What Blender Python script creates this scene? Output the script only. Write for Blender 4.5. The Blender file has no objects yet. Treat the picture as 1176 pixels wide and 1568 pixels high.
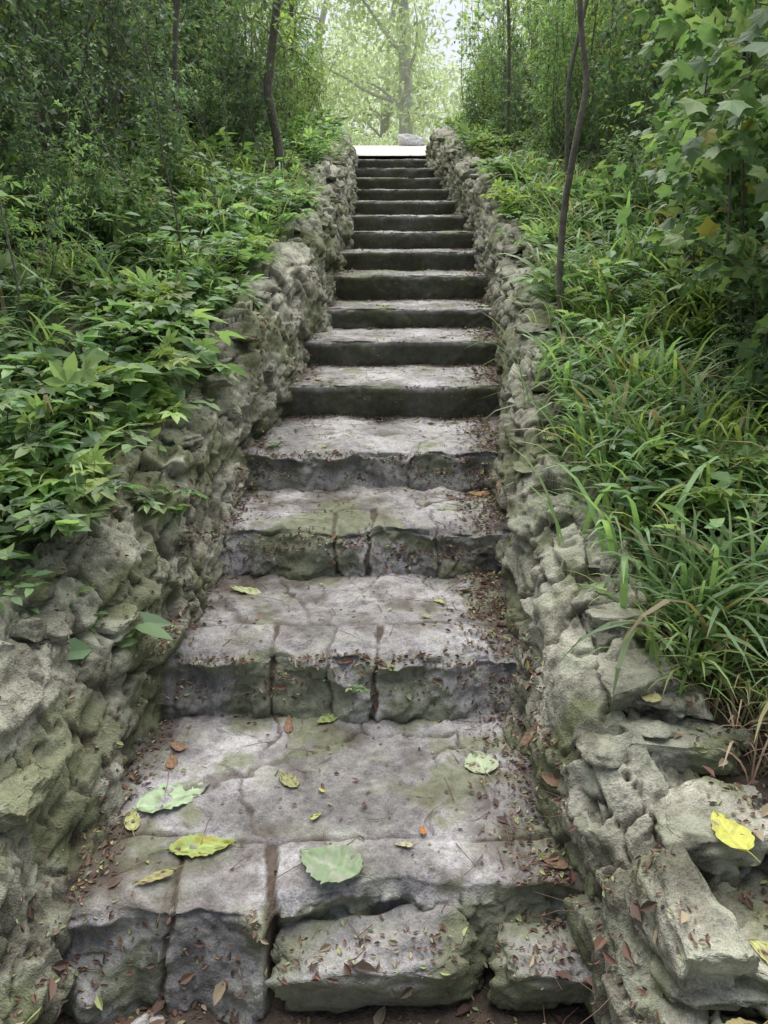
import bpy, bmesh, math, random
import numpy as np
from mathutils import Vector, Quaternion, kdtree
random.seed(7); rng=np.random.default_rng(7)
EYE=1.66
scene=bpy.context.scene
# ------------------------------------------------------------------ noise
def _h(i,j,k,s):
    n=(i*374761393+j*668265263+k*2147483647+s*974711)&0xffffffff
    n=((n^(n>>13))*1274126177)&0xffffffff
    n=((n^(n>>16))*2246822519)&0xffffffff
    return ((n^(n>>15))&0xffff)/65535.0
def vn(x,y,z,s=0):
    x,y,z=np.broadcast_arrays(np.asarray(x,float),np.asarray(y,float),np.asarray(z,float))
    xi=np.floor(x).astype(np.int64);yi=np.floor(y).astype(np.int64);zi=np.floor(z).astype(np.int64)
    f=lambda t:t*t*(3-2*t)
    fx=f(x-xi);fy=f(y-yi);fz=f(z-zi)
    r=0
    for a in (0,1):
        for b in (0,1):
            for c in (0,1):
                w=(fx if a else 1-fx)*(fy if b else 1-fy)*(fz if c else 1-fz)
                r=r+w*_h(xi+a,yi+b,zi+c,s)
    return r*2-1
def fbm(x,y,z,o=4,s=0):
    r=0;a=.5;f=1
    for i in range(o):
        r=r+a*vn(np.asarray(x)*f+i*7.3,np.asarray(y)*f+i*3.1,np.asarray(z)*f,s+i); a*=.5;f*=2.03
    return r
def sst(t): 
    t=np.clip(t,0,1); return t*t*(3-2*t)
# ------------------------------------------------------------------ mesh helper
def build(name,V,F,mats,col=None,fmat=None,smooth=True,obj=True,parent=None,stone=0):
    V=np.asarray(V,np.float32);F=np.asarray(F,np.int32)
    me=bpy.data.meshes.new(name); k=F.shape[1]
    me.vertices.add(len(V));me.loops.add(F.size);me.polygons.add(len(F))
    me.vertices.foreach_set('co',V.ravel()); me.loops.foreach_set('vertex_index',F.ravel())
    me.polygons.foreach_set('loop_start',np.arange(0,F.size,k,dtype=np.int32))
    if fmat is not None: me.polygons.foreach_set('material_index',np.asarray(fmat,np.int32))
    me.polygons.foreach_set('use_smooth',np.full(len(F),smooth))
    for m in mats: me.materials.append(m)
    me.update(calc_edges=True)
    if col is not None:
        c=np.ones((len(V),4),np.float32); col=np.asarray(col); c[:,:col.shape[1]]=col
        if stone:
            nz=np.zeros(len(V)*3,np.float32);me.vertices.foreach_get('normal',nz);up=1-np.abs(nz.reshape(-1,3)[:,2])
            x,y,z=V.T.astype(float)
            n1=fbm(x*4.5,y*4.5,z*4.5,6,90)
            c[:,0]=np.clip(c[:,0]*.45+.28+.8*n1,0,1)
            li=sst((fbm(x*12,y*12,z*12,5,95)-.13)/.09)
            mo=sst((fbm(x*5,y*5,z*5,6,99)+(.10 if stone==2 else .34)*up-(0 if stone==2 else .12))/.22)
            c2=np.ones((len(V),4),np.float32);c2[:,0]=li;c2[:,1]=mo
            a=me.color_attributes.new('Col2','FLOAT_COLOR','POINT'); a.data.foreach_set('color',c2.ravel())
        a=me.color_attributes.new('Col','FLOAT_COLOR','POINT'); a.data.foreach_set('color',c.ravel())
    if not obj: return me
    o=bpy.data.objects.new(name,me); scene.collection.objects.link(o)
    if parent: o.parent=parent
    return o
def inst(name,me,loc,rot=(0,0,0),sc=1,parent=None):
    o=bpy.data.objects.new(name,me); scene.collection.objects.link(o)
    o.location=loc;o.rotation_euler=rot;o.scale=(sc,)*3
    if parent:o.parent=parent
    return o
def gridF(nu,nv):
    i=np.arange(nu-1)[:,None]*nv+np.arange(nv-1)[None,:]
    return np.stack([i,i+nv,i+nv+1,i+1],-1).reshape(-1,4)
# ------------------------------------------------------------------ materials
def nodes(name):
    m=bpy.data.materials.new(name);m.use_nodes=True;nt=m.node_tree
    for n in list(nt.nodes): nt.nodes.remove(n)
    out=nt.nodes.new('ShaderNodeOutputMaterial');return m,nt,out
def N(nt,t,**k):
    n=nt.nodes.new(t)
    for a,b in k.items(): setattr(n,a,b)
    return n
def noise(nt,vec,scale,detail=6,rough=.6):
    n=N(nt,'ShaderNodeTexNoise');n.inputs['Scale'].default_value=scale;n.inputs['Detail'].default_value=detail
    n.inputs['Roughness'].default_value=rough;nt.links.new(vec,n.inputs['Vector']);return n.outputs['Fac']
def ramp(nt,fac,stops):
    r=N(nt,'ShaderNodeValToRGB');e=r.color_ramp.elements
    while len(e)<len(stops): e.new(.5)
    for el,(p,c) in zip(e,stops): el.position=p;el.color=(*c,1) if hasattr(c,'__len__') else (c,c,c,1)
    nt.links.new(fac,r.inputs['Fac']);return r.outputs['Color']
def mix(nt,fac,a,b,mode='MIX'):
    m=N(nt,'ShaderNodeMix',data_type='RGBA',blend_type=mode)
    for s,v in ((m.inputs[0],fac),(m.inputs[6],a),(m.inputs[7],b)):
        if hasattr(v,'is_linked') : nt.links.new(v,s)
        elif hasattr(v,'__len__'): s.default_value=(*v,1)
        else: s.default_value=v
    return m.outputs[2]
def mth(nt,op,a,b=0.,clamp=False):
    m=N(nt,'ShaderNodeMath',operation=op);m.use_clamp=clamp
    for s,v in ((m.inputs[0],a),(m.inputs[1],b)):
        if hasattr(v,'is_linked'): nt.links.new(v,s)
        else: s.default_value=v
    return m.outputs[0]
def stone_mat(name,c0,c1,c2,lich=.5,moss=.6,bump=.5):
    m,nt,out=nodes(name);L=nt.links
    tc=N(nt,'ShaderNodeNewGeometry');P=tc.outputs['Position']
    at=N(nt,'ShaderNodeAttribute',attribute_name='Col');sp=N(nt,'ShaderNodeSeparateColor');L.new(at.outputs['Color'],sp.inputs[0])
    a2=N(nt,'ShaderNodeAttribute',attribute_name='Col2');s2=N(nt,'ShaderNodeSeparateColor');L.new(a2.outputs['Color'],s2.inputs[0])
    n2=noise(nt,P,30,4,.75);n3=noise(nt,P,160,2,.7)
    base=ramp(nt,sp.outputs[0],[(.15,c0),(.5,c1),(.85,c2)])
    base=mix(nt,.85,base,ramp(nt,n2,[(.3,.42),(.5,1.),(.68,1.35)]),'MULTIPLY')
    base=mix(nt,.6,base,ramp(nt,n3,[(.3,.55),(.52,1.),(.72,1.4)]),'MULTIPLY')
    base=mix(nt,mth(nt,'MULTIPLY',s2.outputs[0],lich),base,mix(nt,n3,(.34,.37,.26),(.58,.59,.47)))
    base=mix(nt,mth(nt,'MULTIPLY',s2.outputs[1],moss),base,mix(nt,n2,(.075,.095,.03),(.26,.285,.14)))
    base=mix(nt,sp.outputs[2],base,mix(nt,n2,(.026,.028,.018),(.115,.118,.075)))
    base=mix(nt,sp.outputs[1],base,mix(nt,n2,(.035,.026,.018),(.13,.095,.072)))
    b=N(nt,'ShaderNodeBsdfPrincipled');L.new(base,b.inputs['Base Color'])
    b.inputs['Roughness'].default_value=.8;b.inputs['Specular IOR Level'].default_value=.3
    bp=N(nt,'ShaderNodeBump');bp.inputs['Strength'].default_value=bump;bp.inputs['Distance'].default_value=.014
    L.new(mth(nt,'ADD',n2,mth(nt,'MULTIPLY',n3,.35)),bp.inputs['Height']);L.new(bp.outputs[0],b.inputs['Normal']);L.new(b.outputs[0],out.inputs[0]);return m
M_step=stone_mat('worn_step_stone',(.19,.182,.178),(.335,.32,.325),(.47,.455,.462),.25,.65,.6)
M_wall=stone_mat('rubble_stone',(.15,.147,.11),(.335,.328,.262),(.54,.525,.435),.6,.74,.85)
def leaf_mat(name,trans=.35,rough=.5,tint=(1.4,1.5,.6)):
    m,nt,out=nodes(name);L=nt.links
    at=N(nt,'ShaderNodeAttribute',attribute_name='Col');c=at.outputs['Color']
    b=N(nt,'ShaderNodeBsdfPrincipled');L.new(c,b.inputs['Base Color']);b.inputs['Roughness'].default_value=rough
    b.inputs['Specular IOR Level'].default_value=.5
    t=N(nt,'ShaderNodeBsdfTranslucent');L.new(mix(nt,1.,c,tint,'MULTIPLY'),t.inputs[0])
    ms=N(nt,'ShaderNodeMixShader');ms.inputs[0].default_value=trans
    L.new(b.outputs[0],ms.inputs[1]);L.new(t.outputs[0],ms.inputs[2]);L.new(ms.outputs[0],out.inputs[0]);return m
M_leaf=leaf_mat('leaf_green',.4,.48,(1.35,1.42,.85));M_grass=leaf_mat('grass_blade',.4,.45,(1.35,1.42,.85))
M_far=leaf_mat('haze_paled_leaf',.5,.7,(1.2,1.2,.95))  # far leaves; bright haze is put into their pale colour
M_litter=leaf_mat('dead_leaf',.05,.7,(1,1,1));M_fall=leaf_mat('fallen_leaf_skin',.1,.65,(1,1,1))
def simple(name,a,b,scale=12,bump=.5,rough=.9,dist=.02):
    m,nt,out=nodes(name);L=nt.links;g=N(nt,'ShaderNodeNewGeometry')
    n=noise(nt,g.outputs['Position'],scale,5,.7);n2=noise(nt,g.outputs['Position'],scale*7,3,.7)
    c=mix(nt,.6,ramp(nt,n,[(.3,a),(.7,b)]),ramp(nt,n2,[(.3,.5),(.7,1.5)]),'MULTIPLY')
    p=N(nt,'ShaderNodeBsdfPrincipled');L.new(c,p.inputs['Base Color']);p.inputs['Roughness'].default_value=rough
    bp=N(nt,'ShaderNodeBump');bp.inputs['Strength'].default_value=bump;bp.inputs['Distance'].default_value=dist
    L.new(mth(nt,'ADD',n,n2),bp.inputs['Height']);L.new(bp.outputs[0],p.inputs['Normal']);L.new(p.outputs[0],out.inputs[0]);return m
M_soil=simple('forest_soil',(.055,.040,.030),(.15,.115,.085),6,.9)
M_bark=simple('bark',(.15,.135,.115),(.34,.305,.26),30,.8)
M_barkfar=simple('haze_paled_bark',(.56,.55,.50),(.70,.69,.62),8,.8)  # distance haze painted in as a paler bark colour
M_path=simple('pale_concrete',(.48,.46,.44),(.62,.60,.57),5,.2)
M_white=simple('white_rock',(.64,.64,.62),(.78,.78,.76),5,.2)
# ------------------------------------------------------------------ layout
D=np.array([1.41,2.27,2.94,3.5,4.15,4.8,5.4,6.05,6.7,7.35,8.0,8.65,9.3,9.95,10.6,11.3])
Zt=np.array([-1.47,-1.28,-1.10,-.935,-.766,-.615,-.486,-.306,-.157,-.013,.134,.282,.422,.574,.723,.875])+EYE
XLn=np.array([-.743,-.712,-.64,-.62,-.50,-.47,-.40,-.35,-.32,-.313,-.314,-.317,-.333,-.347,-.368,-.38])
XRn=np.array([.46,.44,.482,.539,.629,.687,.735,.75,.77,.775,.77,.745,.72,.67,.62,.58])
XL=lambda y:np.interp(y,D,XLn);XR=lambda y:np.interp(y,D,XRn)
def Zs(y): return np.interp(y,np.r_[0.7,D,17,60,90],np.r_[0,Zt,1.54+EYE,1.9+EYE,1.9+EYE])
LY=[0,1.4,2.3,3,4,6,8,11.3,11.9]
hL=lambda y:np.interp(y,LY,[.42,.42,.41,.41,.4,.4,.38,.33,.28])
aL=lambda y:np.interp(y,LY,[.30,.26,.17,.12,.1,.1,.1,.1,.1])
wL=lambda y:np.interp(y,LY,[.52,.44,.37,.33,.3,.32,.32,.3,.3])
RY=[0,1.0,1.6,2.1,2.9,3.5,4.2,6,8,11.3,11.9]
hR=lambda y:np.interp(y,RY,[.05,.12,.18,.3,.29,.27,.33,.36,.36,.34,.3])
aR=lambda y:np.interp(y,RY,[.08,.08,.08,.07,.06,.06,.06,.08,.08,.08,.08])
wR=lambda y:np.interp(y,RY,[.3,.3,.32,.30,.27,.24,.22,.24,.26,.3,.3])
def ter(x,y):
    x=np.asarray(x,float);y=np.asarray(y,float)
    s=Zs(y); 
    fade=1-sst((y-11.6)/3.); 
    xl=XL(y)-wL(y);xr=XR(y)+wR(y)
    dl=xl-x;dr=x-xr
    zl=s+(hL(y)-.05)*fade+(.28*np.clip(dl,0,1.6)+.14*np.clip(dl-1.6,0,8))*(.25+.75*fade)
    zr=s+(hR(y)-.05)*fade+(.16*np.clip(dr,0,1.)+.26*np.clip(dr-1.,0,4)+.1*np.clip(dr-5,0,6))*(.25+.75*fade)
    b=sst((y-1.5)/.3)
    inn=s*b-.35*fade*b-.03
    bl=sst((dl+.14)/.12);br=sst((dr+.14)/.12)
    z=inn*(1-bl)*(1-br)+zl*bl+zr*br
    return z+.05*fbm(x*1.7,y*1.7,0,3,5)*np.clip(bl+br,0,1)+.02*fbm(x*9,y*9,0,3,6)
def tz(x,y): return float(ter(x,y))
gx=np.unique(np.r_[-400,-150,-60,-30,-18,np.arange(-12,-3,.4),np.arange(-3,3,.05),np.arange(3,12,.4),18,30,60,150,400])
gy=np.unique(np.r_[-300,-60,-20,-8,-4,np.arange(-2,0,.4),np.arange(0,12.5,.05),np.arange(12.5,24,.5),28,34,45,60,90,150,400])
GX,GY=np.meshgrid(gx,gy,indexing='ij');GZ=ter(GX,GY)
build('ground',np.stack([GX,GY,GZ],-1).reshape(-1,3),gridF(len(gx),len(gy)),[M_soil])
py=np.arange(11.75,40,.5);pv=[];
for y in py:
    w=.55+.10*max(0,y-13);c=.1
    for x in np.linspace(c-w,c+w,7): pv.append((x,y,Zs(y)+.02))
build('footpath',pv,gridF(len(py),7),[M_path])
# ------------------------------------------------------------------ steps
JO={0:[(-.262,-.025,.008,.0),(-.50,.012,.0025,.0)],1:[(-.37,.02,.004,0),(-.17,.02,.0015,0),(-.02,.0,.005,0)],2:[(-.19,-.01,.0035,0),(-.05,.01,.006,0),(.2,.02,.001,0)],3:[(.12,.15,.0015,0)]}
TJ={0:.235,1:.17,2:.2,3:.24}
stair=bpy.data.objects.new('stone_staircase',None);scene.collection.objects.link(stair)
for n in range(16):
    res=.0060 if n<3 else (.010 if n<8 else .018)
    x0=XLn[n]-.18;x1=XRn[n]+.16;zt=Zt[n];d=D[n]
    zb=(Zt[n-1] if n else 0)-.12
    nxt=D[n+1]+.09 if n<15 else 11.9
    r=.024 if n<4 else .016
    ys=[];zo=[]
    for z in np.arange(zb,zt-r,res): ys.append(0);zo.append(z-zt)
    for a in np.linspace(0,math.pi/2,7): ys.append(r-r*math.cos(a));zo.append(-r+r*math.sin(a))
    for y in np.arange(r+res,nxt-d+.01,res): ys.append(y);zo.append(0)
    ys=np.array(ys);zo=np.array(zo);isT=(zo>-.001).astype(float)
    xs=np.arange(x0,x1,res);X,YY=np.meshgrid(xs,ys,indexing='ij');_,ZO=np.meshgrid(xs,zo,indexing='ij')
    wear=1.0 if n<4 else .35
    no=wear*(.055*fbm(xs*3.1,n*5.3,0,3,1)+.03*fbm(xs*14,n*3,0,4,2))
    if n==0: no=no+.06*sst((xs+.275)/.02)
    if n==1: no=no+.04*sst((xs-.1)/.3)-.02
    nd=wear*(.006+.048*np.abs(fbm(xs*4.3,n*2.7,1,3,3))+.04*np.clip(fbm(xs*11,n,4,4,33),0,1))
    if n>=4: nd=.004+.018*np.abs(fbm(xs*5,n,2,4,3))
    segj=np.zeros_like(xs,int)
    for j,(jx,sl,w,_) in enumerate(JO.get(n,[])): segj+= (xs>jx)
    seg_off=np.array([random.uniform(-.010,.010) for _ in range(8)])
    if n<4: nd=nd+seg_off[segj]+.01;no=no+seg_off[::-1][segj]
    gr=np.zeros_like(X)
    front=1-sst((YY-TJ.get(n,9)+.005)/.01)
    for (jx,sl,w,_) in JO.get(n,[]):
        wob=.035*fbm(YY*7+ZO*9,jx*9,0,4,6);ww=w*(1+1.2*vn(YY*15+ZO*15,jx*5,1,7))
        dd=np.abs(X-(jx+sl*YY/.25+wob)); gr=np.maximum(gr,(1-sst((dd-ww)/.006))*front*min(1,.6+w*90))
    if n in TJ:
        dd=np.abs(YY-(TJ[n]+.03*fbm(X*4,n,0,4,8))); gr=np.maximum(gr,.85*(1-sst((dd-.002)/.006))*isT[None,:]*np.clip(.75+fbm(X*6,n,3,2,9),.2,1))
        cells=[(random.uniform(x0,x1),random.uniform(TJ[n],nxt-d)) for _ in range(10)]
        kd=np.array(cells);wx=X+.08*fbm(X*7,YY*7,1,4,9);wy=YY+.08*fbm(X*7,YY*7,2,4,9)
        ds=np.sqrt((wx[...,None]-kd[:,0])**2+(wy[...,None]-kd[:,1])**2);ds.sort(-1)
        e=ds[...,1]-ds[...,0]; gr=np.maximum(gr,.85*(1-sst((e-.002)/.008))*(1-front)*isT[None,:]*np.clip(.85+1.3*fbm(X*5,YY*5,3,2,9),0,1))
    else:
        dd=np.abs(X-(x0+(x1-x0)*random.uniform(.35,.6)+.01*fbm(YY*9+ZO*7,n,0,2,6)));gr=np.maximum(gr,.25*(1-sst((dd-.001)/.005)))
    Y=d+no[:,None]*np.exp(-YY/.10)+YY
    Z=zt+ZO-nd[:,None]*(np.exp(-YY/.045)*isT[None,:]+(1-isT[None,:])*np.exp(ZO/.045))
    Z=Z+isT[None,:]*(.011*wear+.002)*fbm(X*5,Y*5,n,4,11)*2*np.clip(YY/.03,0,1)
    Z=Z+isT[None,:]*.008*fbm(X*30,Y*30,n,3,12)
    ch=fbm(X*9,n,ZO*12,6,13)
    Y=Y+(1-isT[None,:])*((.040*wear+.010)*ch+(.012*wear)*np.round(2.2*fbm(X*6,n,ZO*8,4,19)))
    if n<4: Y=Y-(1-isT[None,:])*.07*sst((-ZO-.02)/.2)   # weathered faces batter outwards
    Z=Z-gr*.013*isT[None,:];Y=Y+gr*.02*(1-isT[None,:])
    tint=.5+.4*fbm(X*1.5,Y*1.5,n,3,14)
    if n<4: tint=tint+np.array([random.uniform(-.25,.25) for _ in range(8)])[segj][:,None]*front
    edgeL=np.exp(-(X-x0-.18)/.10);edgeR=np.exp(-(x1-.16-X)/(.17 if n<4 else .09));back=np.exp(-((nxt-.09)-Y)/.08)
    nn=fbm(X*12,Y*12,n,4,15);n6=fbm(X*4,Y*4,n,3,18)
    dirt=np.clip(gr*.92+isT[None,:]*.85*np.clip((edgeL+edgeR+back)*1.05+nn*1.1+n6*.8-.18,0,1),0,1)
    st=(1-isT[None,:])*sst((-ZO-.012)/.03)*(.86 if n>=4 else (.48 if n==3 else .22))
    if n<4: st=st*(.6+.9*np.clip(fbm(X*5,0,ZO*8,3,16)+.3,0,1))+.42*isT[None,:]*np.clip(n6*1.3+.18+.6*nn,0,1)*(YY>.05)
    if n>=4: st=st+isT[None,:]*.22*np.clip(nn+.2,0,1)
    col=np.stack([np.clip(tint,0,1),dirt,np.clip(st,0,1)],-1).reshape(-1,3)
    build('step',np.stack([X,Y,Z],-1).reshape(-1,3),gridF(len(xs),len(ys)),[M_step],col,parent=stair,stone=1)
# ------------------------------------------------------------------ rocks
def ico(k):
    bm=bmesh.new();bmesh.ops.create_icosphere(bm,subdivisions=k,radius=1)
    v=np.array([q.co for q in bm.verts]);f=np.array([[q.index for q in g.verts] for g in bm.faces]);bm.free();return v,f
I5=ico(5);I4=ico(4);I3=ico(3)
def rock(c,size,seed,boxy=0,lod=0,rz=None,amp=.06):
    r=np.random.default_rng(seed);B,FF=(I5 if boxy else (I3 if lod else I4));V=B.copy()
    pl=[]
    if boxy:
        V=V*1.6
        for a in np.vstack([np.eye(3),-np.eye(3)]): pl.append((a+r.normal(0,.16,3),.85))
        for _ in range(14): pl.append((r.normal(size=3),r.uniform(.95,1.22)))
    else:
        V=V*1.15
        for _ in range(12): pl.append((r.normal(size=3),r.uniform(.45,.9)))
    for nrm,dd in pl:
        nrm=nrm/np.linalg.norm(nrm);q=V@nrm;V=V-np.outer(np.clip(q-dd,0,None),nrm)
    k=seed*1.7
    V=V+B*amp*2*fbm(V[:,0]*3+k,V[:,1]*3,V[:,2]*3,5,3)[:,None]
    V=V*np.array(size)
    a=r.uniform(0,6.28) if rz is None else rz;ca,sa=math.cos(a),math.sin(a)
    tx=r.normal(0,.15) if not boxy else r.normal(0,.03)
    R=np.array([[ca,-sa,0],[sa,ca,0],[0,0,1]])@np.array([[1,0,0],[0,math.cos(tx),-math.sin(tx)],[0,math.sin(tx),math.cos(tx)]])
    V=V@R.T+np.array(c)
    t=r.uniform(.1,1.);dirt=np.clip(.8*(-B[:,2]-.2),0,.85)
    return V,FF,np.stack([np.full(len(V),t),dirt,np.full(len(V),r.uniform(0,.25))],-1)
class Acc:
    def __init__(s): s.V=[];s.F=[];s.C=[];s.M=[];s.n=0
    def add(s,V,F,C,m=0):
        s.V.append(V);s.F.append(np.asarray(F)+s.n);s.C.append(C);s.M.append(np.full(len(F),m) if np.isscalar(m) else m);s.n+=len(V)
    def arr(s): return np.vstack(s.V),np.vstack(s.F),np.vstack(s.C),np.concatenate(s.M)
    def out(s,name,mats,**k):
        V,F,C,M=s.arr();return build(name,V,F,mats,C,M,**k)
    def place(s,proto,loc,rx,ry,rz,sc,br=1.):
        V,F,C,M=proto
        cz,sz=math.cos(rz),math.sin(rz);cx,sx=math.cos(rx),math.sin(rx);cy,sy=math.cos(ry),math.sin(ry)
        R=np.array([[cy,0,sy],[0,1,0],[-sy,0,cy]])@np.array([[1,0,0],[0,cx,-sx],[0,sx,cx]])@np.array([[cz,-sz,0],[sz,cz,0],[0,0,1]])
        s.add(V@R.T*sc+np.array(loc),F,C*br,M)
A=Acc()
A.add(*rock((-.01,1.395,.055),(.25,.085,.075),3,1,rz=.03,amp=.14));A.add(*rock((.37,1.39,.05),(.13,.085,.07),8,1,rz=-.1,amp=.14))
A.add(*rock((-.2,1.24,.0),(.05,.03,.03),11));A.add(*rock((.3,1.22,.0),(.09,.05,.03),12));A.add(*rock((.05,1.22,-.01),(.14,.05,.03),13));A.add(*rock((-.55,1.22,-.02),(.10,.05,.03),14))
A.out('broken_stone_block',[M_step],stone=1)
# ------------------------------------------------------------------ walls
def wall(side,name,xb,h,a,w,seed):
    r=np.random.default_rng(seed)
    ys=[0.0]
    while ys[-1]<11.95: ys.append(ys[-1]+max(.0066,.0025*ys[-1]))
    ys=np.array(ys);T=[]
    nt=136;tt=np.linspace(0,1,nt)
    B=np.zeros((len(ys),nt,3))
    for i,y in enumerate(ys):
        x0=float(xb(y));z0=float(Zs(y));hh=float(h(y));aa=float(a(y));ww=float(w(y))
        P=np.array([(0,z0-.28),(.0,z0-.05),(aa*.75,z0+hh*.72),(aa+.05,z0+hh*.95),(ww*.8,z0+hh),(ww+.04,z0+hh-.03),(ww+.16,z0+hh-.25)])
        seg=np.r_[0,np.cumsum(np.hypot(*np.diff(P,axis=0).T))];q=tt*seg[-1]
        B[i,:,0]=x0+side*np.interp(q,seg,P[:,0]);B[i,:,1]=y;B[i,:,2]=np.interp(q,seg,P[:,1])
        T.append(q)
    T=np.array(T);S=np.repeat(ys[:,None],nt,1)
    du=np.gradient(B,axis=0);dv=np.gradient(B,axis=1);Nn=np.cross(dv,du)
    Nn/=np.linalg.norm(Nn,axis=-1,keepdims=True)+1e-9
    if Nn[len(ys)//2,nt//3,0]*side>0: Nn=-Nn
    Ws=S+.06*fbm(S*5,T*6,0,3,seed)+.012*fbm(S*25,T*25,0,3,seed+1);Wt=T+.04*fbm(S*5,T*6,9,3,seed+2)+.009*fbm(S*25,T*25,5,3,seed+1)
    def cells(cs,ct,asp,jit,sd):
        r=np.random.default_rng(sd);pts=[];t=-.1
        while t<1.4:
            hg=ct*r.uniform(.6,1.5);s=-.3+r.uniform(0,cs)
            while s<12.4:
                ln=cs*r.uniform(.4,1.8)*(1+.03*s);pts.append((s+ln/2,t+hg/2+r.normal(0,jit)));s+=ln
            t+=hg
        pts=np.array(pts);kd=kdtree.KDTree(len(pts))
        for i,p in enumerate(pts): kd.insert((p[0]*asp,p[1],0),i)
        kd.balance();fs=Ws.ravel()*asp;ft=Wt.ravel();idx=np.zeros(len(fs),int);e=np.zeros(len(fs))
        for i in range(len(fs)):
            q=kd.find_n((fs[i],ft[i],0),2);idx[i]=q[0][1];e[i]=q[1][2]-q[0][2]
        return pts,idx.reshape(S.shape),e.reshape(S.shape),r
    p1,i1,e1,r1=cells(.145,.054,.42,.010,seed)
    p2,i2,e2,r2=cells(.30,.14,.55,.04,seed+50)
    o1=r1.normal(0,1,len(p1));g1=r1.normal(0,1,len(p1));g2=r1.normal(0,1,len(p1));t1=r1.uniform(0,1,len(p1))
    o2=r2.normal(0,1,len(p2));g3=r2.normal(0,1,len(p2));t2=r2.uniform(0,1,len(p2));big=(r2.uniform(0,1,len(p2))<.15)[i2]
    mort=sst(.30+1.5*fbm(S*1.8,T*2.5,0,3,seed+9))*(.6 if side<0 else .35)
    jd=.036*(1-.7*mort)
    fl=lambda q:np.clip(q,-.03,.03)
    small=jd*sst(e1/.008)**.5+.018*np.clip(o1[i1],-1.5,1.8)*(1-.6*mort)+.36*fl(g1[i1]*(S-p1[i1,0])*.5+g2[i1]*(T-p1[i1,1]))*(1-.4*mort)
    large=.038*sst(e2/.013)**.5+.012+.10*g3[i2]*(S-p2[i2,0])
    disp=np.where(big,large,small+.010*o2[i2])
    disp+=.016*fbm(B[...,0]*9,B[...,1]*9,B[...,2]*9,6,seed+4)+.05*fbm(B[...,0]*2.5,B[...,1]*2.5,B[...,2]*2.5,2,seed+5)
    ter_=fbm(B[...,0]*12,B[...,1]*12,B[...,2]*26,3,seed+61);disp+=.012*np.round(ter_*5)/2.5
    pit=np.clip(fbm(B[...,0]*22,B[...,1]*22,B[...,2]*22,3,seed+44)-.22,0,1);disp-=.05*pit
    V=B+Nn*(disp-.030)[...,None]
    ee=np.where(big,e2,e1)
    dirt=np.clip((1-sst(ee/.008))*.9*(1-.4*mort)+pit*1.3,0,1)*np.clip(.85+.8*fbm(S*5,T*5,3,2,seed+6),.3,1)
    low=np.clip(1-(T-.26)/.12,0,1)
    col=np.stack([np.where(big,t2[i2],t1[i1]),np.clip(dirt,0,1),np.clip(.22*low+.5*np.clip(fbm(S*3,T*3,7,4,seed+7),0,1)+(.15*np.clip(S-4,0,3)/3)*np.clip(1-(T-.25)/.35,0,1),0,1)],-1)
    F4=gridF(len(ys),nt);F3=np.vstack([F4[:,[0,1,2]],F4[:,[0,2,3]]])
    if side>0: F3=F3[:,::-1]
    A=Acc();A.add(V.reshape(-1,3),F3,col.reshape(-1,3))
    k=0;y=.6 if side<0 else 1.75
    while y<11.8:
        for _ in range(3):
            o=r.uniform(float(a(y))*.7+.03,float(w(y))+.05);sz=r.uniform(.025,.075)*(1.1 if side>0 else .9)
            x=float(xb(y))+side*o;z=float(Zs(y)+h(y))+r.uniform(-.07,-.01)-(.03 if o<float(a(y))+.05 else 0)
            A.add(*rock((x,y+r.uniform(-.05,.05),z),(sz*r.uniform(.8,1.5),sz*r.uniform(.9,1.7),sz*r.uniform(.3,.65)),seed*100+k,lod=0 if y<5 else 1,amp=.11));k+=1
        y+=r.uniform(.08,.16)*(1+.06*y)
    if side>0:
        for _ in range(70):
            y=r.uniform(1.72,3.4);f=r.uniform(0,1);x=float(xb(y))+.04+f*.28;z=float(Zs(y))-.02+r.uniform(0.02,1)*float(h(y))*(.5+.5*f)
            sz=r.uniform(.03,.07);A.add(*rock((x,y,z),(sz,sz*1.2,sz*r.uniform(.4,.85)),5000+_,amp=.12))
        for i,(x,y,z,a1,b1,c1,rz) in enumerate([(.74,1.45,.40,.13,.11,.05,.15),(.60,1.22,.37,.08,.14,.07,.1),(.78,1.14,.32,.11,.12,.06,.4),(.70,1.30,.26,.18,.20,.08,.05),(.76,1.70,.43,.14,.09,.05,-.3),(.69,1.87,.52,.13,.09,.05,.2),(.68,2.06,.60,.11,.08,.045,-.1),(.52,1.55,.25,.05,.09,.09,0),(.6,.9,.25,.2,.15,.1,.2),(.92,1.35,.30,.10,.13,.07,.3)]):
            A.add(*rock((x,y,z),(a1,b1,c1),7000+i,1,rz=rz,amp=.13))
        for _ in range(30):
            y=r.uniform(1.0,1.9);x=r.uniform(.52,.98);sz=r.uniform(.02,.05);A.add(*rock((x,y,float(ter(x,y))+.03+.1*(x<.75)),(sz,sz*1.2,sz*.7),5200+_,amp=.15))
    else:
        for i in range(22):
            y=r.uniform(.9,4);f=r.uniform(.1,1);x=float(xb(y))-.05-f*.3;z=float(Zs(y)+h(y)*min(1,.35+.75*f))-.03
            sz=r.uniform(.04,.09);A.add(*rock((x,y,z),(sz,sz*1.3,sz*.45),8000+i,1,amp=.12))
    A.out(name,[M_wall],stone=2)
wall(-1,'rubble_stone_wall',XL,hL,aL,wL,21)
wall(1,'rubble_stone_wall.001',XR,hR,aR,wR,33)
bpy.context.view_layer.update()
dg=bpy.context.evaluated_depsgraph_get()
def drop(x,y,z=6.):
    ok,loc,nr,_,_,_=scene.ray_cast(dg,Vector((x,y,z)),Vector((0,0,-1)))
    return (loc,nr) if ok else (Vector((x,y,0)),Vector((0,0,1)))
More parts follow.
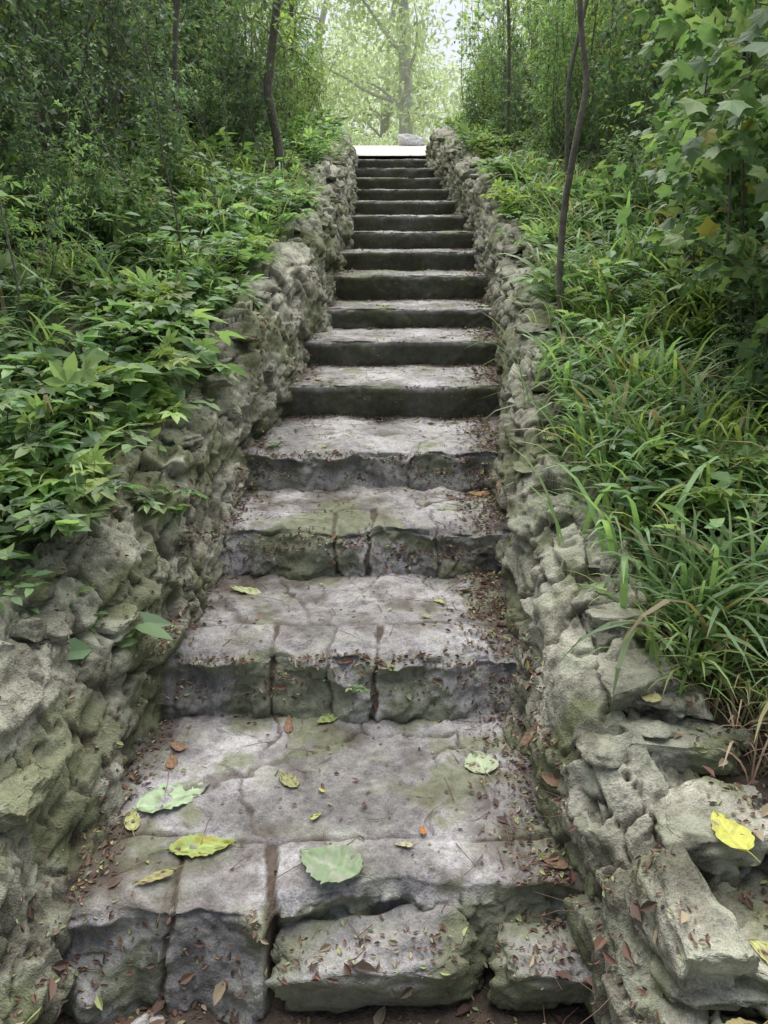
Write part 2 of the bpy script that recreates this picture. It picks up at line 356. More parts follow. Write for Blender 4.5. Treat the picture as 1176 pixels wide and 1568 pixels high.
# ------------------------------------------------------------------ litter (scattered before plants so it rests on stone)
def norm(a): return a/(np.linalg.norm(a,axis=-1,keepdims=True)+1e-9)
def leaf_t(w=.5,fold=.12,droop=.12):
    f=fold*w
    V=[(0,0,0),(-w*.46,.33,f),(0,.45,-droop*.2),(w*.46,.33,f),(-w*.36,.68,f*.7-droop*.45),(w*.36,.68,f*.7-droop*.45),(0,1,-droop)]
    F=[(0,2,1),(0,3,2),(1,2,4),(3,5,2),(2,6,4),(2,5,6)]
    return np.array(V),np.array(F)
LEAF=leaf_t(.52);NARROW=leaf_t(.3)
def put(P,Dr,Nr,S,T):
    P=np.asarray(P);Dr=norm(np.asarray(Dr));X=norm(np.cross(Dr,np.asarray(Nr)));Nz=np.cross(X,Dr);S=np.asarray(S)[:,None,None]
    V=P[:,None,:]+S*(T[0][None,:,0:1]*X[:,None,:]+T[0][None,:,1:2]*Dr[:,None,:]+T[0][None,:,2:3]*Nz[:,None,:])
    k=T[0].shape[0];F=T[1][None]+(np.arange(len(P))*k)[:,None,None]
    return V.reshape(-1,3),F.reshape(-1,3),k
def tube(pts,r0,r1,sides=5):
    pts=np.asarray(pts,float);n=len(pts);tg=norm(np.gradient(pts,axis=0));ref=np.array([.3,1,.2]);u=norm(np.cross(tg,ref));v=np.cross(tg,u)
    a=np.arange(sides)/sides*2*math.pi;r=np.linspace(r0,r1,n)[:,None,None]
    V=pts[:,None]+r*(np.cos(a)[None,:,None]*u[:,None]+np.sin(a)[None,:,None]*v[:,None])
    F=[]
    for i in range(n-1):
        for j in range(sides):
            k=(j+1)%sides;A_=i*sides+j;B_=i*sides+k;F+=[(A_,B_,B_+sides),(A_,B_+sides,A_+sides)]
    return V.reshape(-1,3),np.array(F)
def lc(n,pal,r,j=.2): return pal[r.integers(0,len(pal),n)]*r.uniform(1-j,1+j,(n,1))
LP=np.array([(.17,.095,.07),(.13,.08,.06),(.22,.14,.09),(.09,.06,.045),(.34,.28,.19),(.18,.09,.07)])
P=[];Q=[];S_=[]
def addl(x,y,s=None):
    l,nn=drop(x,y);P.append((l.x,l.y,l.z+.003));Q.append((nn.x,nn.y,nn.z));S_.append(s if s else abs(lr.normal(.008,.006))+.004)
lr=np.random.default_rng(3)
for n in range(16):
    yb=D[n+1] if n<15 else 11.9
    m=int([1900,1800,1700,1400,1000,780,640,520,420,360,300,240,200,170,140,120][n])
    for _ in range(m):
        u=lr.random();d=D[n]+.02
        if u<.44: x=XRn[n]-abs(lr.normal(0,.09));y=lr.uniform(d,yb)
        elif u<.62: x=XLn[n]+abs(lr.normal(0,.05));y=lr.uniform(d,yb)
        elif u<.93: x=lr.uniform(XLn[n],XRn[n]);y=yb-abs(lr.normal(0,.035))
        else: x=lr.uniform(XLn[n],XRn[n]);y=lr.uniform(d,yb)
        addl(x,y)
    for _ in range(int(44-1.4*n)):   # curled bigger dead leaves drifting into the edges
        u=lr.random()
        if u<.55: x=XRn[n]-abs(lr.normal(0,.07));y=lr.uniform(D[n]+.05,yb)
        elif u<.8: x=XLn[n]+abs(lr.normal(0,.05));y=lr.uniform(D[n]+.05,yb)
        else: x=lr.uniform(XLn[n],XRn[n]);y=yb-abs(lr.normal(0,.05))
        addl(x,y,lr.uniform(.02,.045))
for _ in range(1600): addl(lr.uniform(-.8,.6),lr.uniform(1.1,1.42))
for _ in range(80): addl(lr.uniform(-.8,.6),lr.uniform(1.1,1.36),lr.uniform(.03,.06))
for _ in range(2600):
    y=lr.uniform(1.0,2.9);addl(float(XR(y))+lr.uniform(.28,.8),y)
for _ in range(150):
    y=lr.uniform(1.0,2.9);addl(float(XR(y))+lr.uniform(.32,.8),y,lr.uniform(.03,.06))
for _ in range(700):
    y=lr.uniform(1.0,4);addl(float(XL(y))-lr.uniform(.0,.4),y)
P=np.array(P);Q=np.array(Q);n=len(P);S=np.array(S_)
Dr=lr.normal(size=(n,3));Dr[:,2]*=.12;Dr=norm(Dr-Q*(Dr*Q).sum(1,keepdims=True)*.9);Nr=Q+lr.normal(0,.35,(n,3))
LV,LF,k=put(P,Dr,Nr,S,leaf_t(.5,.4,-.15));c=lc(n,LP,lr,.4);g=lr.random(n)<.14;c[g]=np.array([.34,.38,.17])
LC=np.repeat(c,k,0)
TW=Acc()
for i in range(420):
    y=lr.uniform(1.15,5);x=lr.choice([lr.uniform(float(XL(y)),float(XR(y))),float(XR(y))-abs(lr.normal(0,.1))]);l,nn=drop(x,y);a=lr.uniform(0,6.28);L=lr.uniform(.03,.14)
    p=np.array(l)+[0,0,.004];dd=np.array([math.cos(a),math.sin(a),0.])
    V,F=tube([p,p+dd*L*.5+lr.normal(0,.006,3),p+dd*L],.0013,.0006,4);TW.add(V,F,np.repeat([[.18,.11,.08]],len(V),0))
PG=(.42,.50,.32);YG=(.43,.49,.16);YE=(.60,.56,.14);BR=(.19,.12,.075);GRN=(.24,.33,.17);OR=(.27,.16,.09)
FL=[]
def fleaf(x,y,L,w,rz,c,c2=None,curl=.1,lobes=0,dz=.006):
    l,nn=drop(x,y);nu,nv=25,13;V=[];C=[];c=np.array(c);c2=np.array(c2 if c2 is not None else c*.7)
    for i in range(nu):
        t=i/(nu-1);ww=w*(math.sin(math.pi*min(1,t**.8))**.75)*(1-.25*t)*(1+.08*lobes*math.sin(i*2.6)+.05*math.sin(i*1.7+x*40))
        for j in range(nv):
            s=(j/(nv-1)-.5)*2
            z=curl*L*(s*s*.5*ww/L*1.2+(t-.5)**2)+.016*L*math.sin(9*t+4*s+x*9)-.02*L*math.exp(-abs(s)*8)+.012*L*math.sin(t*28-abs(s)*5)
            V.append((s*ww*.5,(t-.5)*L,z))
            rib=math.exp(-abs(s)*12)+.5*max(0,math.cos((t*8-abs(s)*1.6)*6.28))**8
            sp=float(fbm(x*9+t*7,y*9+s*4,0,3,4))*1.6;k_=c*(1-.3*max(0,sp))+ (c2-c)*min(1,max(0,sp-.15)*2.2)
            k_=k_*(.88+.24*float(_h(i,j,int(x*100),1)))
            C.append(k_*(1+.25*rib))
    n0=len(V);pv,pf=tube([(0,-.5*L,.003),(.01*L,-.62*L,.006),(.05*L,-.78*L,.003)],.0013,.001,4)
    F4=gridF(nu,nv);F=np.vstack([F4[:,:3],F4[:,[0,2,3]],pf+n0]);V=np.vstack([V,pv]);C=np.vstack([np.array(C),np.repeat([c*.8],len(pv),0)])
    n2=Vector((nn.x*.4,nn.y*.4,max(nn.z,.6))).normalized();q=Vector((0,0,1)).rotation_difference(n2)
    FL.append((V,F,C,(l.x,l.y,l.z+dz),q@Quaternion((0,0,1),rz)))
for a in [(.28,1.944,.13,.11,.2,PG,BR),(-.574,1.80,.22,.125,-.9,(.42,.54,.34),GRN),(-.46,1.62,.17,.085,-1.3,(.32,.41,.12),(.4,.35,.05)),
  (-.135,1.55,.18,.15,1.0,(.22,.30,.17),(.36,.40,.29)),(.74,1.38,.13,.085,.15,(.60,.62,.13),YE),(.66,3.1,.08,.06,.4,(.50,.50,.22),BR),
  (-.88,2.94,.12,.08,1.5,(.60,.64,.22),YG),(.66,2.2,.13,.065,1.2,(.36,.48,.20),YG),(-.52,2.72,.13,.055,1.4,(.45,.47,.28),YG),(.66,5.5,.14,.07,1.4,PG,YG),
  (-.02,5.6,.13,.07,1.0,YG,BR),(-.84,3.6,.12,.06,1.1,(.55,.28,.05),BR),(.74,1.13,.11,.07,.8,(.50,.52,.2),BR),(-.30,1.24,.13,.08,1.2,YE,BR),(-.58,1.27,.07,.04,.6,OR,BR),
  (-.27,1.86,.09,.05,.7,(.28,.30,.12),BR),(.05,1.6,.05,.02,1.5,(.5,.48,.3),BR),(.30,3.25,.09,.04,.9,(.12,.08,.05),BR),(.42,3.33,.10,.05,1.9,(.32,.2,.07),BR),(-.62,1.95,.07,.04,.2,OR,BR),
  (.44,1.72,.08,.05,.8,BR,BR),(.42,1.95,.09,.05,2.1,BR,OR),(-.30,2.14,.09,.03,.1,OR,BR),(.42,1.56,.07,.04,1.,BR,OR),(-.55,1.50,.1,.03,2.1,(.35,.33,.14),BR),(.1,1.66,.03,.02,0,(.5,.2,.06),BR),
  (-.66,1.70,.08,.045,.3,(.42,.44,.18),BR),(.68,1.78,.08,.05,.6,(.45,.43,.2),BR),(-.62,2.02,.06,.04,1.,OR,BR),(.85,1.30,.1,.07,2.,(.25,.2,.09),BR),(.62,1.0,.1,.07,2.,(.42,.36,.15),BR),(-.05,1.22,.1,.06,.4,(.4,.42,.2),BR),(.22,1.25,.08,.05,1.9,BR,OR),
  (-.18,2.16,.08,.05,2.2,(.30,.40,.14),BR),(.2,2.62,.05,.03,1.2,YG,BR),(-.36,4.3,.07,.04,.4,YG,BR),(.35,4.9,.07,.04,1.4,YG,PG)]:
    fleaf(*a,lobes=1 if a[2]>.15 else 0)
R_=random.Random(5)
for i in range(40):
    y=R_.uniform(1.5,9);x=R_.uniform(float(XL(y)),float(XR(y)));fleaf(x,y,R_.uniform(.018,.04),R_.uniform(.012,.022),R_.uniform(0,6),R_.choice([YG,PG,YE,BR,YG,GRN]),BR,curl=.3)
seedpos=[tuple(drop(x,y)[0]) for x,y in [(-.1,2.2),(-.55,3.6),(-.3,4.2)]]
bladepos=[tuple(drop(x,y)[0]) for x,y in [(.86,1.85),(.9,2.3),(-1.0,2.5)]]
drypos=[tuple(drop(x,y)[0]) for x,y in [(.92,1.66),(.94,1.76),(.98,1.85),(1.0,1.62),(.95,1.95),(1.05,1.75),(1.02,1.92),(1.1,1.88)]]
build('leaf_litter',LV,LF,[M_litter],LC,smooth=False);TW.out('fallen_twigs',[M_litter])
for V,F,C,loc,q in FL:
    o=inst('fallen_leaf',build('fallen_leaf',V,F,[M_fall],np.clip(C,0,1),obj=False),loc);o.rotation_mode='QUATERNION';o.rotation_quaternion=q
# ------------------------------------------------------------------ plants
def palm(nl=5,w=.42):
    Vs=[];Fs=[];n=0
    for i in range(nl):
        a=(i-(nl-1)/2)*math.radians(48 if nl==5 else 75);s=1-.28*abs(i-(nl-1)/2)/((nl-1)/2)
        V,F=leaf_t(w,.15,.2);V=V*s;ca,sa=math.cos(a),math.sin(a)
        W=np.stack([V[:,0]*ca+V[:,1]*sa,-V[:,0]*sa+V[:,1]*ca,V[:,2]],-1)
        Vs.append(W);Fs.append(F+n);n+=len(V)
    return np.vstack(Vs),np.vstack(Fs)
PALM=palm(5,.48);TRI=palm(3,.58)
def lobed():
    ang=np.radians([-150,-115,-85,-60,-40,-20,0,20,40,60,85,115,150]);rad=[.35,.55,.45,.8,.6,.68,1.,.68,.6,.8,.45,.55,.35]
    V=[(0,0,0)]+[(r*math.sin(a)*.7,.25+r*math.cos(a)*.7,-.15*r*r) for a,r in zip(ang,rad)]
    V[0]=(0,.2,0.02);return np.array(V),np.array([(0,i+1,i) for i in range(1,13)])
LOBE=lobed()
PAL_D=np.array([(.125,.205,.115),(.16,.25,.14),(.20,.285,.155),(.145,.235,.15)])
PAL_B=np.array([(.20,.335,.145),(.255,.39,.17),(.18,.295,.15),(.31,.42,.20)])
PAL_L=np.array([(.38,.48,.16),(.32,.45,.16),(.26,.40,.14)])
PAL_F=np.array([(.62,.72,.50),(.54,.66,.44),(.68,.76,.56),(.58,.70,.50)])  # far leaf greens lightened to stand in for haze and glare
WOOD=np.array([[.1,.08,.06]])
def shrub(seed,H=2.4,R=1.1,stems=14,ls=.06,tmpl=LEAF,pal=PAL_D,twigs=2,tw=.36,bare=.22,dens=2,yellow=.02):
    r=np.random.default_rng(seed);A=Acc();P=[];DD=[];NN=[]
    for s in range(stems):
        a=r.uniform(0,6.28);rad=R*.3*math.sqrt(r.uniform());p=np.array([rad*math.cos(a),rad*math.sin(a),-.1])
        out=np.array([math.cos(a),math.sin(a),0]);lean=r.uniform(.1,.9);d=norm(out*lean*.7+np.array([0,0,1.]))
        hh=H*r.uniform(.45,1.05);st=hh/11;pts=[p.copy()]
        for i in range(12):
            d=norm(d+r.normal(0,.12,3)+out*.03*lean-np.array([0,0,.07*i/6*lean]))
            if math.hypot(p[0],p[1])>R*.72: d=norm(np.array([d[0]*.1,d[1]*.1,abs(d[2])*.6+.1]))
            p=p+d*st;pts.append(p.copy())
            if i>=12*bare:
                for _ in range(twigs):
                    td=norm(d*.4+r.normal(0,.8,3)+np.array([0,0,.1]));q=p.copy();tp=[q.copy()];L=tw*r.uniform(.5,1.3)
                    for k in range(6):
                        td=norm(td+r.normal(0,.15,3)-np.array([0,0,.09]));q=q+td*L/6
                        if k in(2,5): tp.append(q.copy())
                        for _2 in range(dens):
                            ld=norm(td*.6+r.normal(0,.6,3)+np.array([0,0,-.15]));P.append(q+ld*.01);DD.append(ld);NN.append(norm(np.array([0,0,1.])+r.normal(0,.45,3)))
                    V,F=tube(tp,.0032,.0012,3);A.add(V,F,np.repeat(WOOD,len(V),0),1)
        V,F=tube(pts[::2],.012*H/2.4,.003,4);A.add(V,F,np.repeat(WOOD,len(V),0),1)
    n=len(P);sz=ls*r.uniform(.6,1.3,n);V,F,k=put(P,DD,NN,sz,tmpl);c=lc(n,pal,r,.3)
    y=r.uniform(size=n)<yellow;c[y]=np.array([.42,.40,.10]);A.add(V,F,np.repeat(c,k,0),0)
    return A.arr()
def plant(seed,H=.35,n=8,ls=.09,tmpl=PALM,pal=PAL_B,per=5):
    r=np.random.default_rng(seed);A=Acc();P=[];DD=[];NN=[]
    for s in range(n):
        a=r.uniform(0,6.28);p=np.array([.12*math.cos(a)*r.uniform(),.12*math.sin(a)*r.uniform(),-.02]);d=norm(np.array([math.cos(a)*.5,math.sin(a)*.5,1])+r.normal(0,.2,3));pts=[p.copy()];hh=H*r.uniform(.5,1.2)
        for i in range(per):
            d=norm(d+r.normal(0,.12,3)+np.array([math.cos(a),math.sin(a),-.6])*.08*i);p=p+d*hh/per;pts.append(p.copy())
            for _ in range(1+(i>2)):
                ld=norm(np.array([r.normal(),r.normal(),.15])+d*.3);st=ls*.5*r.uniform(.5,1.2)
                P.append(p+ld*st);DD.append(ld*1.+np.array([0,0,-.15]));NN.append(norm(np.array([0,0,1.])+r.normal(0,.3,3)))
                V,F=tube([p,p+ld*st],.0012,.001,3);A.add(V,F,np.repeat([[.12,.16,.06]],len(V),0),0)
        V,F=tube(pts[::2]+[pts[-1]],.003,.0015,3);A.add(V,F,np.repeat([[.12,.14,.06]],len(V),0),0)
    m=len(P);V,F,k=put(P,DD,NN,ls*r.uniform(.55,1.25,m),tmpl);A.add(V,F,np.repeat(lc(m,pal,r,.3),k,0),0)
    return A.arr()
def tuft(seed,L=.4,n=45,w=.006,pal=PAL_B,spread=.07):
    r=np.random.default_rng(seed);A=Acc()
    for s in range(n):
        a=r.uniform(0,6.28);p=np.array([spread*r.normal(),spread*r.normal(),-.03]);lean=r.uniform(.1,.7);d=norm(np.array([math.cos(a)*lean,math.sin(a)*lean,1]));l=L*r.uniform(.5,1.2);g=r.uniform(.12,.34)
        pts=[];k=7
        for i in range(k):
            pts.append(p.copy());p=p+d*l/(k-1);d=norm(d+np.array([math.cos(a)*.12,math.sin(a)*.12,-g*(i+1)/2.6]))
        pts=np.array(pts);sd=norm(np.cross(np.array([math.cos(a),math.sin(a),0.]),[0,0,1.])+r.normal(0,.15,3))
        ww=w*r.uniform(.6,1.4)*np.array([.6,.9,1,1,.85,.55,.05])[:,None]
        V=np.stack([pts-sd*ww,pts+sd*ww],1).reshape(-1,3);F=[]
        for i in range(k-1):
            b=i*2;F+=[(b,b+1,b+3),(b,b+3,b+2)]
        cc=lc(1,pal,r,.3) if r.random()>.08 else np.array([[.34,.28,.16]])
        A.add(V,np.array(F),np.repeat(cc,len(V),0),0)
    return A.arr()
SH=[shrub(1,2.4,1.0,14,.065,LEAF,PAL_D),shrub(2,2.2,1.1,13,.085,LEAF,PAL_D),
    shrub(3,2.6,1.0,12,.085,NARROW,PAL_B,dens=3),shrub(4,2.3,1.1,13,.065,LOBE,PAL_D*1.2),
    shrub(5,2.5,.9,12,.06,LEAF,PAL_L),shrub(6,2.3,1.0,13,.10,LOBE,PAL_B,dens=2),shrub(7,1.9,.9,12,.11,LEAF,PAL_B,dens=2)]
PL=[plant(1),plant(2,.28,7,.11,TRI),plant(3,.42,9,.075,LEAF,PAL_B,7),plant(4,.3,7,.08,LOBE,PAL_B),plant(5,.36,8,.1,PALM,PAL_L*.9),plant(6,.6,5,.09,LEAF,PAL_D*1.3,9),plant(7,.3,9,.06,TRI,PAL_D*1.4),plant(8,.34,6,.13,LEAF,PAL_B,5)]
TU=[tuft(1),tuft(2,.5,38,.008),tuft(3,.3,45,.004,PAL_L),tuft(4,.45,45,.006,PAL_L)]
TH={-1:Acc(),1:Acc()}
def addshrub(side,off,y,k,sc):
    x=(float(XL(y)-wL(y))-off) if side<0 else (float(XR(y)+wR(y))+off)
    TH[side].place(SH[k],(x,y,tz(x,y)-.05),R_.uniform(-.08,.08),R_.uniform(-.08,.08),R_.uniform(0,6.28),sc,R_.uniform(.7,1.25))
for side in(-1,1):
    y=4.7 if side<0 else 4.4
    while y<13.2:
        rows=((.95,.36),(1.5,.65),(2.3,1.0),(3.5,1.4)) if y<7.5 else ((.55,.42),(.95,.68),(1.8,.95),(2.9,1.3))
        for off,scl in rows:
            addshrub(side,off+R_.uniform(-.15,.2),y+R_.uniform(-.35,.35),R_.choice([0,1,0,1,2,3,6]) if y<8 else R_.choice([0,2,3,4,4]),scl*R_.uniform(.85,1.15))
        y+=.95
for (o,yy,k,s) in [(1.3,3.5,6,.55),(1.7,2.9,0,.75),(2.4,3.6,0,1.1),(1.45,4.1,1,.65),(2.0,4.2,2,.9),(.8,3.9,2,.3),(.7,4.6,6,.33),(.45,10.6,4,.45),(.45,11.6,4,.6),(4.3,4.6,1,1.5)]: addshrub(-1,o,yy,k,s)
for (o,yy,k,s) in [(1.15,2.95,5,.8),(1.3,2.4,1,.8),(1.35,3.6,5,.9),(1.9,2.8,1,1.1),(1.5,4.5,5,.9),(.8,3.4,0,.3),(.5,10.4,4,.4),(.6,11.6,4,.6),(2.4,3.6,0,1.2),(4.3,4.6,1,1.5),(1.5,2.0,0,.6)]: addshrub(1,o,yy,k,s)
TH[-1].out('shrub_thicket',[M_leaf,M_bark],smooth=False);TH[1].out('shrub_thicket.001',[M_leaf,M_bark],smooth=False)
def scat(acc,side,n,y0,y1,o0,o1,protos,smin,smax,pw=1.):
    for _ in range(n):
        y=y0+(y1-y0)*R_.random()**1.25;off=o0+(o1-o0)*R_.random()**pw
        x=(float(XL(y)-wL(y))-off) if side<0 else (float(XR(y)+wR(y))+off)
        acc.place(R_.choice(protos),(x,y,tz(x,y)),R_.uniform(-.2,.2),R_.uniform(-.2,.2),R_.uniform(0,6.28),R_.uniform(smin,smax),R_.uniform(.65,1.3))
UG=Acc();GR=Acc()
scat(UG,-1,150,1.9,6.5,.03,1.6,PL,.45,1.1,1.3);scat(UG,-1,110,6,12.3,.0,1.5,PL,.5,1.0,1.3)
scat(UG,-1,30,2.0,4.2,-.08,.28,[PL[0],PL[1],PL[4],PL[7],PL[7]],.5,.95)
scat(GR,-1,110,2.4,7,.0,1.2,TU,.45,.9);scat(GR,-1,50,6,12,.0,.8,TU,.4,.65)
scat(UG,1,130,2.1,6.5,.1,1.8,PL,.5,1.0);scat(UG,1,110,5.0,12.3,.0,1.5,PL,.5,1.0,1.3)
scat(GR,1,165,1.75,6.5,.04,1.4,TU,.6,1.1,1.2);scat(GR,1,70,6,12,.02,1.0,TU,.45,.75)
UG.out('undergrowth',[M_leaf],smooth=False);GR.out('grass',[M_grass],smooth=False)
P=[];
for side,n in ((-1,9000),(1,6000)):
    yy=1.8+(12.6-1.8)*rng.random(n)**1.3;off=-.04+3*rng.random(n)**1.5
    if side>0: off=off+.06
    xx=(XL(yy)-wL(yy)-off) if side<0 else (XR(yy)+wR(yy)+off)
    P.append(np.stack([xx,yy,ter(xx,yy)+rng.uniform(.01,.12,n)],-1))
P=np.vstack(P);n=len(P)
Dr=np.stack([rng.normal(size=n),rng.normal(size=n),rng.normal(0,.25,n)],-1);Nr=np.array([0,0,1.])+rng.normal(0,.3,(n,3))
V,F,k=put(P,Dr,Nr,rng.uniform(.03,.07,n),LEAF);build('ground_ivy',V,F,[M_leaf],np.repeat(lc(n,np.vstack([PAL_D,PAL_B]),rng,.3),k,0),smooth=False)
# bare and dead stems threading the banks
br=np.random.default_rng(31);A=Acc()
for i in range(130):
    side=-1 if i%2 else 1;y=br.uniform(2.8,9);off=br.uniform(.25,2.4)
    x=(float(XL(y)-wL(y))-off) if side<0 else (float(XR(y)+wR(y))+off)
    p=np.array([x,y,tz(x,y)-.03]);d=norm(np.array([br.normal(0,.25)+side*.08,br.normal(0,.3),1.]));L=br.uniform(.5,2.2);pts=[p.copy()]
    for k in range(9):
        d=norm(d+br.normal(0,.10,3)+np.array([side*.02,0,-.03]));p=p+d*L/9;pts.append(p.copy())
        if k>3 and br.random()<.45:
            q=p.copy();e=norm(d+br.normal(0,.6,3));V,F=tube([q,q+e*.12,q+e*.12+norm(e+br.normal(0,.3,3))*.12],.0022,.001,3);A.add(V,F,np.repeat(WOOD,len(V),0))
    V,F=tube(pts,br.uniform(.003,.008),.0015,5);A.add(V,F,np.repeat(WOOD,len(V),0))
A.out('bare_stems',[M_bark])
# climbing vine hanging on the right-hand bushes
vr=np.random.default_rng(12);A=Acc();P=[];DD=[];NN=[]
for s0,e0 in [((1.9,2.9,2.9),(1.02,2.72,1.98)),((2.0,3.0,2.7),(1.22,2.6,1.75)),((1.8,3.2,2.9),(1.2,2.9,2.3)),((2.0,2.7,2.3),(1.3,2.55,1.45)),((1.9,3.4,2.6),(1.35,3.1,1.6)),((1.9,3.6,3.0),(1.45,3.3,2.1))]:
    s0=np.array(s0);e0=np.array(e0);pts=[]
    for i in range(16):
        t=i/15;p=s0*(1-t)+e0*t+np.array([0,0,.35*math.sin(math.pi*t)*(1-t)])+.03*vr.normal(size=3);pts.append(p)
        if i>3:
            for _ in range(2):
                ld=norm(vr.normal(size=3)*.8+np.array([-.3,-.4,-.5]));P.append(p+ld*.05);DD.append(ld);NN.append(norm(np.array([-.2,-.5,.9])+vr.normal(0,.3,3)))
                V,F=tube([p,p+ld*.05],.0012,.001,3);A.add(V,F,np.repeat([[.15,.2,.07]],len(V),0),0)
    V,F=tube(pts,.006,.002,5);A.add(V,F,np.repeat(WOOD,len(V),0),1)
n=len(P);V,F,k=put(P,DD,NN,vr.uniform(.06,.13,n),LOBE);A.add(V,F,np.repeat(lc(n,PAL_B,vr,.35),k,0),0)
A.out('climbing_vine',[M_leaf,M_bark],smooth=False)
# ------------------------------------------------------------------ slender young trees
def sap(name,pts,r0,r1,leafn,seed,mat=M_bark,lo=18):
    r=np.random.default_rng(seed);A=Acc();pts=np.array(pts,float)
    t=np.linspace(0,len(pts)-1,40);pp=np.stack([np.interp(t,range(len(pts)),pts[:,i]) for i in range(3)],-1)
    pp[1:-1]=(pp[:-2]+pp[1:-1]+pp[2:])/3;pp+=np.stack([fbm(t*.6,seed,0,2,1)*.03,fbm(t*.6,seed,5,2,1)*.03,0*t],-1)
    V,F=tube(pp,r0,r1,9);A.add(V,F,np.repeat(WOOD,len(V),0),1);P=[];DD=[];NN=[]
    for b in range(leafn):
        i=r.integers(lo,39);q=pp[i].copy();d=norm(r.normal(size=3)+np.array([0,0,.6]));tp=[q.copy()]
        for k_ in range(7):
            d=norm(d+r.normal(0,.15,3)-np.array([0,0,.06]));q=q+d*.075;tp.append(q.copy())
            for _ in range(3): P.append(q);DD.append(norm(d+r.normal(0,.7,3)));NN.append(np.array([0,0,1.])+r.normal(0,.4,3))
        V,F=tube(tp,.005,.0015,4);A.add(V,F,np.repeat(WOOD,len(V),0),1)
    if P:
        V,F,k=put(P,DD,NN,r.uniform(.04,.08,len(P)),LEAF);A.add(V,F,np.repeat(lc(len(P),PAL_L,r,.3),k,0),0)
    A.out(name,[M_leaf,mat],smooth=True)
zb=tz(-.9,7.4)
sap('young_tree',[(-.88,7.4,zb-.1),(-.90,7.4,zb+.35),(-.97,7.42,zb+.7),(-.93,7.45,zb+1.0),(-.86,7.45,zb+1.4),(-.84,7.5,zb+2.2),(-.8,7.5,zb+3.2)],.042,.028,18,2,lo=16)
zb=tz(.93,4.2)
sap('young_tree.001',[(.93,4.2,zb-.1),(.90,4.2,zb+.25),(.91,4.22,zb+.6),(.93,4.22,zb+.9),(.96,4.25,zb+1.15),(.90,4.25,zb+1.5),(.96,4.3,zb+2.1)],.02,.012,0,3)
zb=tz(-1.9,6.5);sap('young_tree.002',[(-1.5,6.3,zb-.1),(-1.45,6.3,zb+.8),(-1.3,6.3,zb+1.6),(-1.35,6.4,zb+3)],.020,.013,8,4,lo=25)
zb=tz(1.6,7);sap('young_tree.003',[(1.5,7,zb-.1),(1.45,7,zb+.8),(1.6,7,zb+1.6),(1.5,7.2,zb+3)],.020,.013,8,5,lo=25)
zb=tz(-1.0,9.8);sap('young_tree.004',[(-1.05,9.8,zb-.1),(-1.0,9.8,zb+1),(-.95,9.8,zb+2.2),(-.9,9.9,zb+3.2)],.022,.015,26,6,lo=12)
zb=tz(1.35,9.6);sap('young_tree.005',[(1.35,9.6,zb-.1),(1.33,9.6,zb+1),(1.25,9.6,zb+2.2),(1.2,9.7,zb+3.2)],.022,.015,24,7,lo=12)
# ------------------------------------------------------------------ background trees
def tree(name,seed,H,tr,crown0,R,nl,ls,pal):
    r=np.random.default_rng(seed);A=Acc();pts=[];p=np.array([0,0,-.3]);d=np.array([0,0,1.])
    for i in range(14):
        pts.append(p.copy());d=norm(d+r.normal(0,.06,3));p=p+d*H/13
    V,F=tube(pts,tr,tr*.25,10);A.add(V,F,np.repeat(WOOD,len(V),0),1);P=[];cl=[]
    for b in range(24):
        i=r.integers(2,13);q=pts[i].copy()
        if q[2]<crown0*.8: continue
        a=r.uniform(0,6.28);d=norm(np.array([math.cos(a),math.sin(a),r.uniform(-.1,.8)]));L=R*r.uniform(.5,1.)*(1.1-.5*i/13);bp=[q.copy()]
        for k_ in range(7):
            d=norm(d+r.normal(0,.15,3)-np.array([0,0,.05]));q=q+d*L/7;bp.append(q.copy())
            if k_>1:
                for _ in range(2): cl.append(q+r.normal(0,.3*R/3,3))
        V,F=tube(bp,tr*.25,tr*.05,6);A.add(V,F,np.repeat(WOOD,len(V),0),1)
    cl=np.array(cl);P=cl[r.integers(0,len(cl),nl)]+r.normal(0,.27*R/3,(nl,3))
    DD=r.normal(size=(nl,3));DD[:,2]-=.4;NN=np.array([0,0,1.])+r.normal(0,.5,(nl,3))
    V,F,k=put(P,DD,NN,ls*r.uniform(.6,1.3,nl),LEAF);A.add(V,F,np.repeat(lc(nl,pal,r,.15),k,0),0)
    return A.out(name,[M_far,M_barkfar],smooth=False,obj=False)
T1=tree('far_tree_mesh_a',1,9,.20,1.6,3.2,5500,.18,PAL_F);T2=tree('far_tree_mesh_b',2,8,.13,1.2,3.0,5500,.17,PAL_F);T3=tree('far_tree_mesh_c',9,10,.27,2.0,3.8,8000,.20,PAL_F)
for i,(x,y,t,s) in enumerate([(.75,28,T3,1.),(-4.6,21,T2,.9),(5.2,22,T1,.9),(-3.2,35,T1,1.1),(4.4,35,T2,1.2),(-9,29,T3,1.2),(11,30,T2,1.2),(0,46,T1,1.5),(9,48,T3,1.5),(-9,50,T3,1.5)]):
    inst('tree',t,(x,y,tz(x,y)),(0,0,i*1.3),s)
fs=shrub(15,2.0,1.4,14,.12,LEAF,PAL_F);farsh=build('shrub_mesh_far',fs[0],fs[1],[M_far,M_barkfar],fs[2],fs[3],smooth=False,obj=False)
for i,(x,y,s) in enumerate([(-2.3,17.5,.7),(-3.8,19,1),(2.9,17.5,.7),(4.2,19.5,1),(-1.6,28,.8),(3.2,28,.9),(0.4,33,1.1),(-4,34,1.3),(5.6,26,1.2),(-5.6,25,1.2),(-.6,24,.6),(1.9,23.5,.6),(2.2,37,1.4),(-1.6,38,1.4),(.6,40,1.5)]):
    inst('distant_shrub',farsh,(x,y,tz(x,y)-.1),(0,0,i*2.1),s)
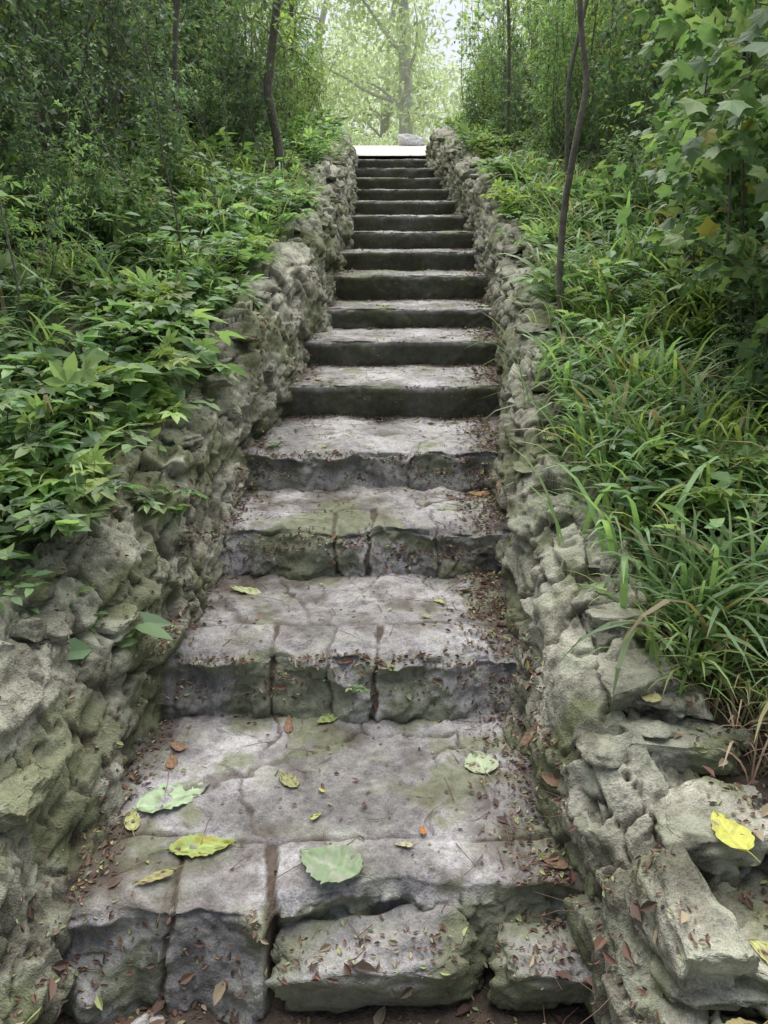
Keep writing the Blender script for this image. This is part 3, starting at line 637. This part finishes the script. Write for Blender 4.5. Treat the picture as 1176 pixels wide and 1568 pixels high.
A=Acc();zz=float(Zs(16.6));A.add(*rock((.5,16.6,zz+.08),(.19,.18,.13),77,1));o=A.out('boulder',[M_white])
wd=plant(44,.06,4,.028,TRI,PAL_B,4);W_=Acc()
for l in seedpos: W_.place(wd,l,0,0,R_.uniform(0,6),R_.uniform(.5,.9))
W_.out('weeds',[M_leaf],smooth=False)
tb=tuft(9,.34,9,.007,PAL_L,.02);G_=Acc()
for l in bladepos: G_.place(tb,l,0,0,R_.uniform(0,6),1)
G_.out('overhanging_grass_blades',[M_grass],smooth=False)
dry=tuft(19,.28,30,.004,np.array([(.36,.26,.17),(.46,.36,.25),(.28,.18,.12)]),.05);G_=Acc()
for l in drypos: G_.place(dry,l,0,0,R_.uniform(0,6),R_.uniform(.6,1.))
G_.out('dry_grass',[M_litter],smooth=False)
# ------------------------------------------------------------------ light, sky, camera
w=bpy.data.worlds.new('World');scene.world=w;w.use_nodes=True;nt=w.node_tree
bg=nt.nodes['Background'];sky=nt.nodes.new('ShaderNodeTexSky');sky.sky_type='NISHITA';sky.sun_disc=False
EL=61;sky.sun_elevation=math.radians(EL);sky.sun_rotation=math.radians(0);sky.dust_density=3.;sky.air_density=1.;sky.ozone_density=.3
hs=nt.nodes.new('ShaderNodeHueSaturation');hs.inputs['Saturation'].default_value=.5
nt.links.new(sky.outputs[0],hs.inputs['Color']);nt.links.new(hs.outputs[0],bg.inputs[0]);bg.inputs[1].default_value=.15
s=bpy.data.lights.new('sun','SUN');s.energy=5;s.angle=math.radians(85);s.color=(1,.975,.93)
so=bpy.data.objects.new('sun',s);scene.collection.objects.link(so);so.rotation_euler=(math.radians(-(90-EL)),0,0)
cam=bpy.data.cameras.new('camera');co=bpy.data.objects.new('camera',cam);scene.collection.objects.link(co)
cam.sensor_fit='VERTICAL';cam.sensor_height=24;cam.lens=24*1219/1568;cam.clip_end=2000;cam.clip_start=.02
co.location=(0,0,EYE);co.rotation_euler=(math.radians(70.5),0,0);scene.camera=co
scene.view_settings.view_transform='Standard';scene.view_settings.look='None';scene.view_settings.exposure=0
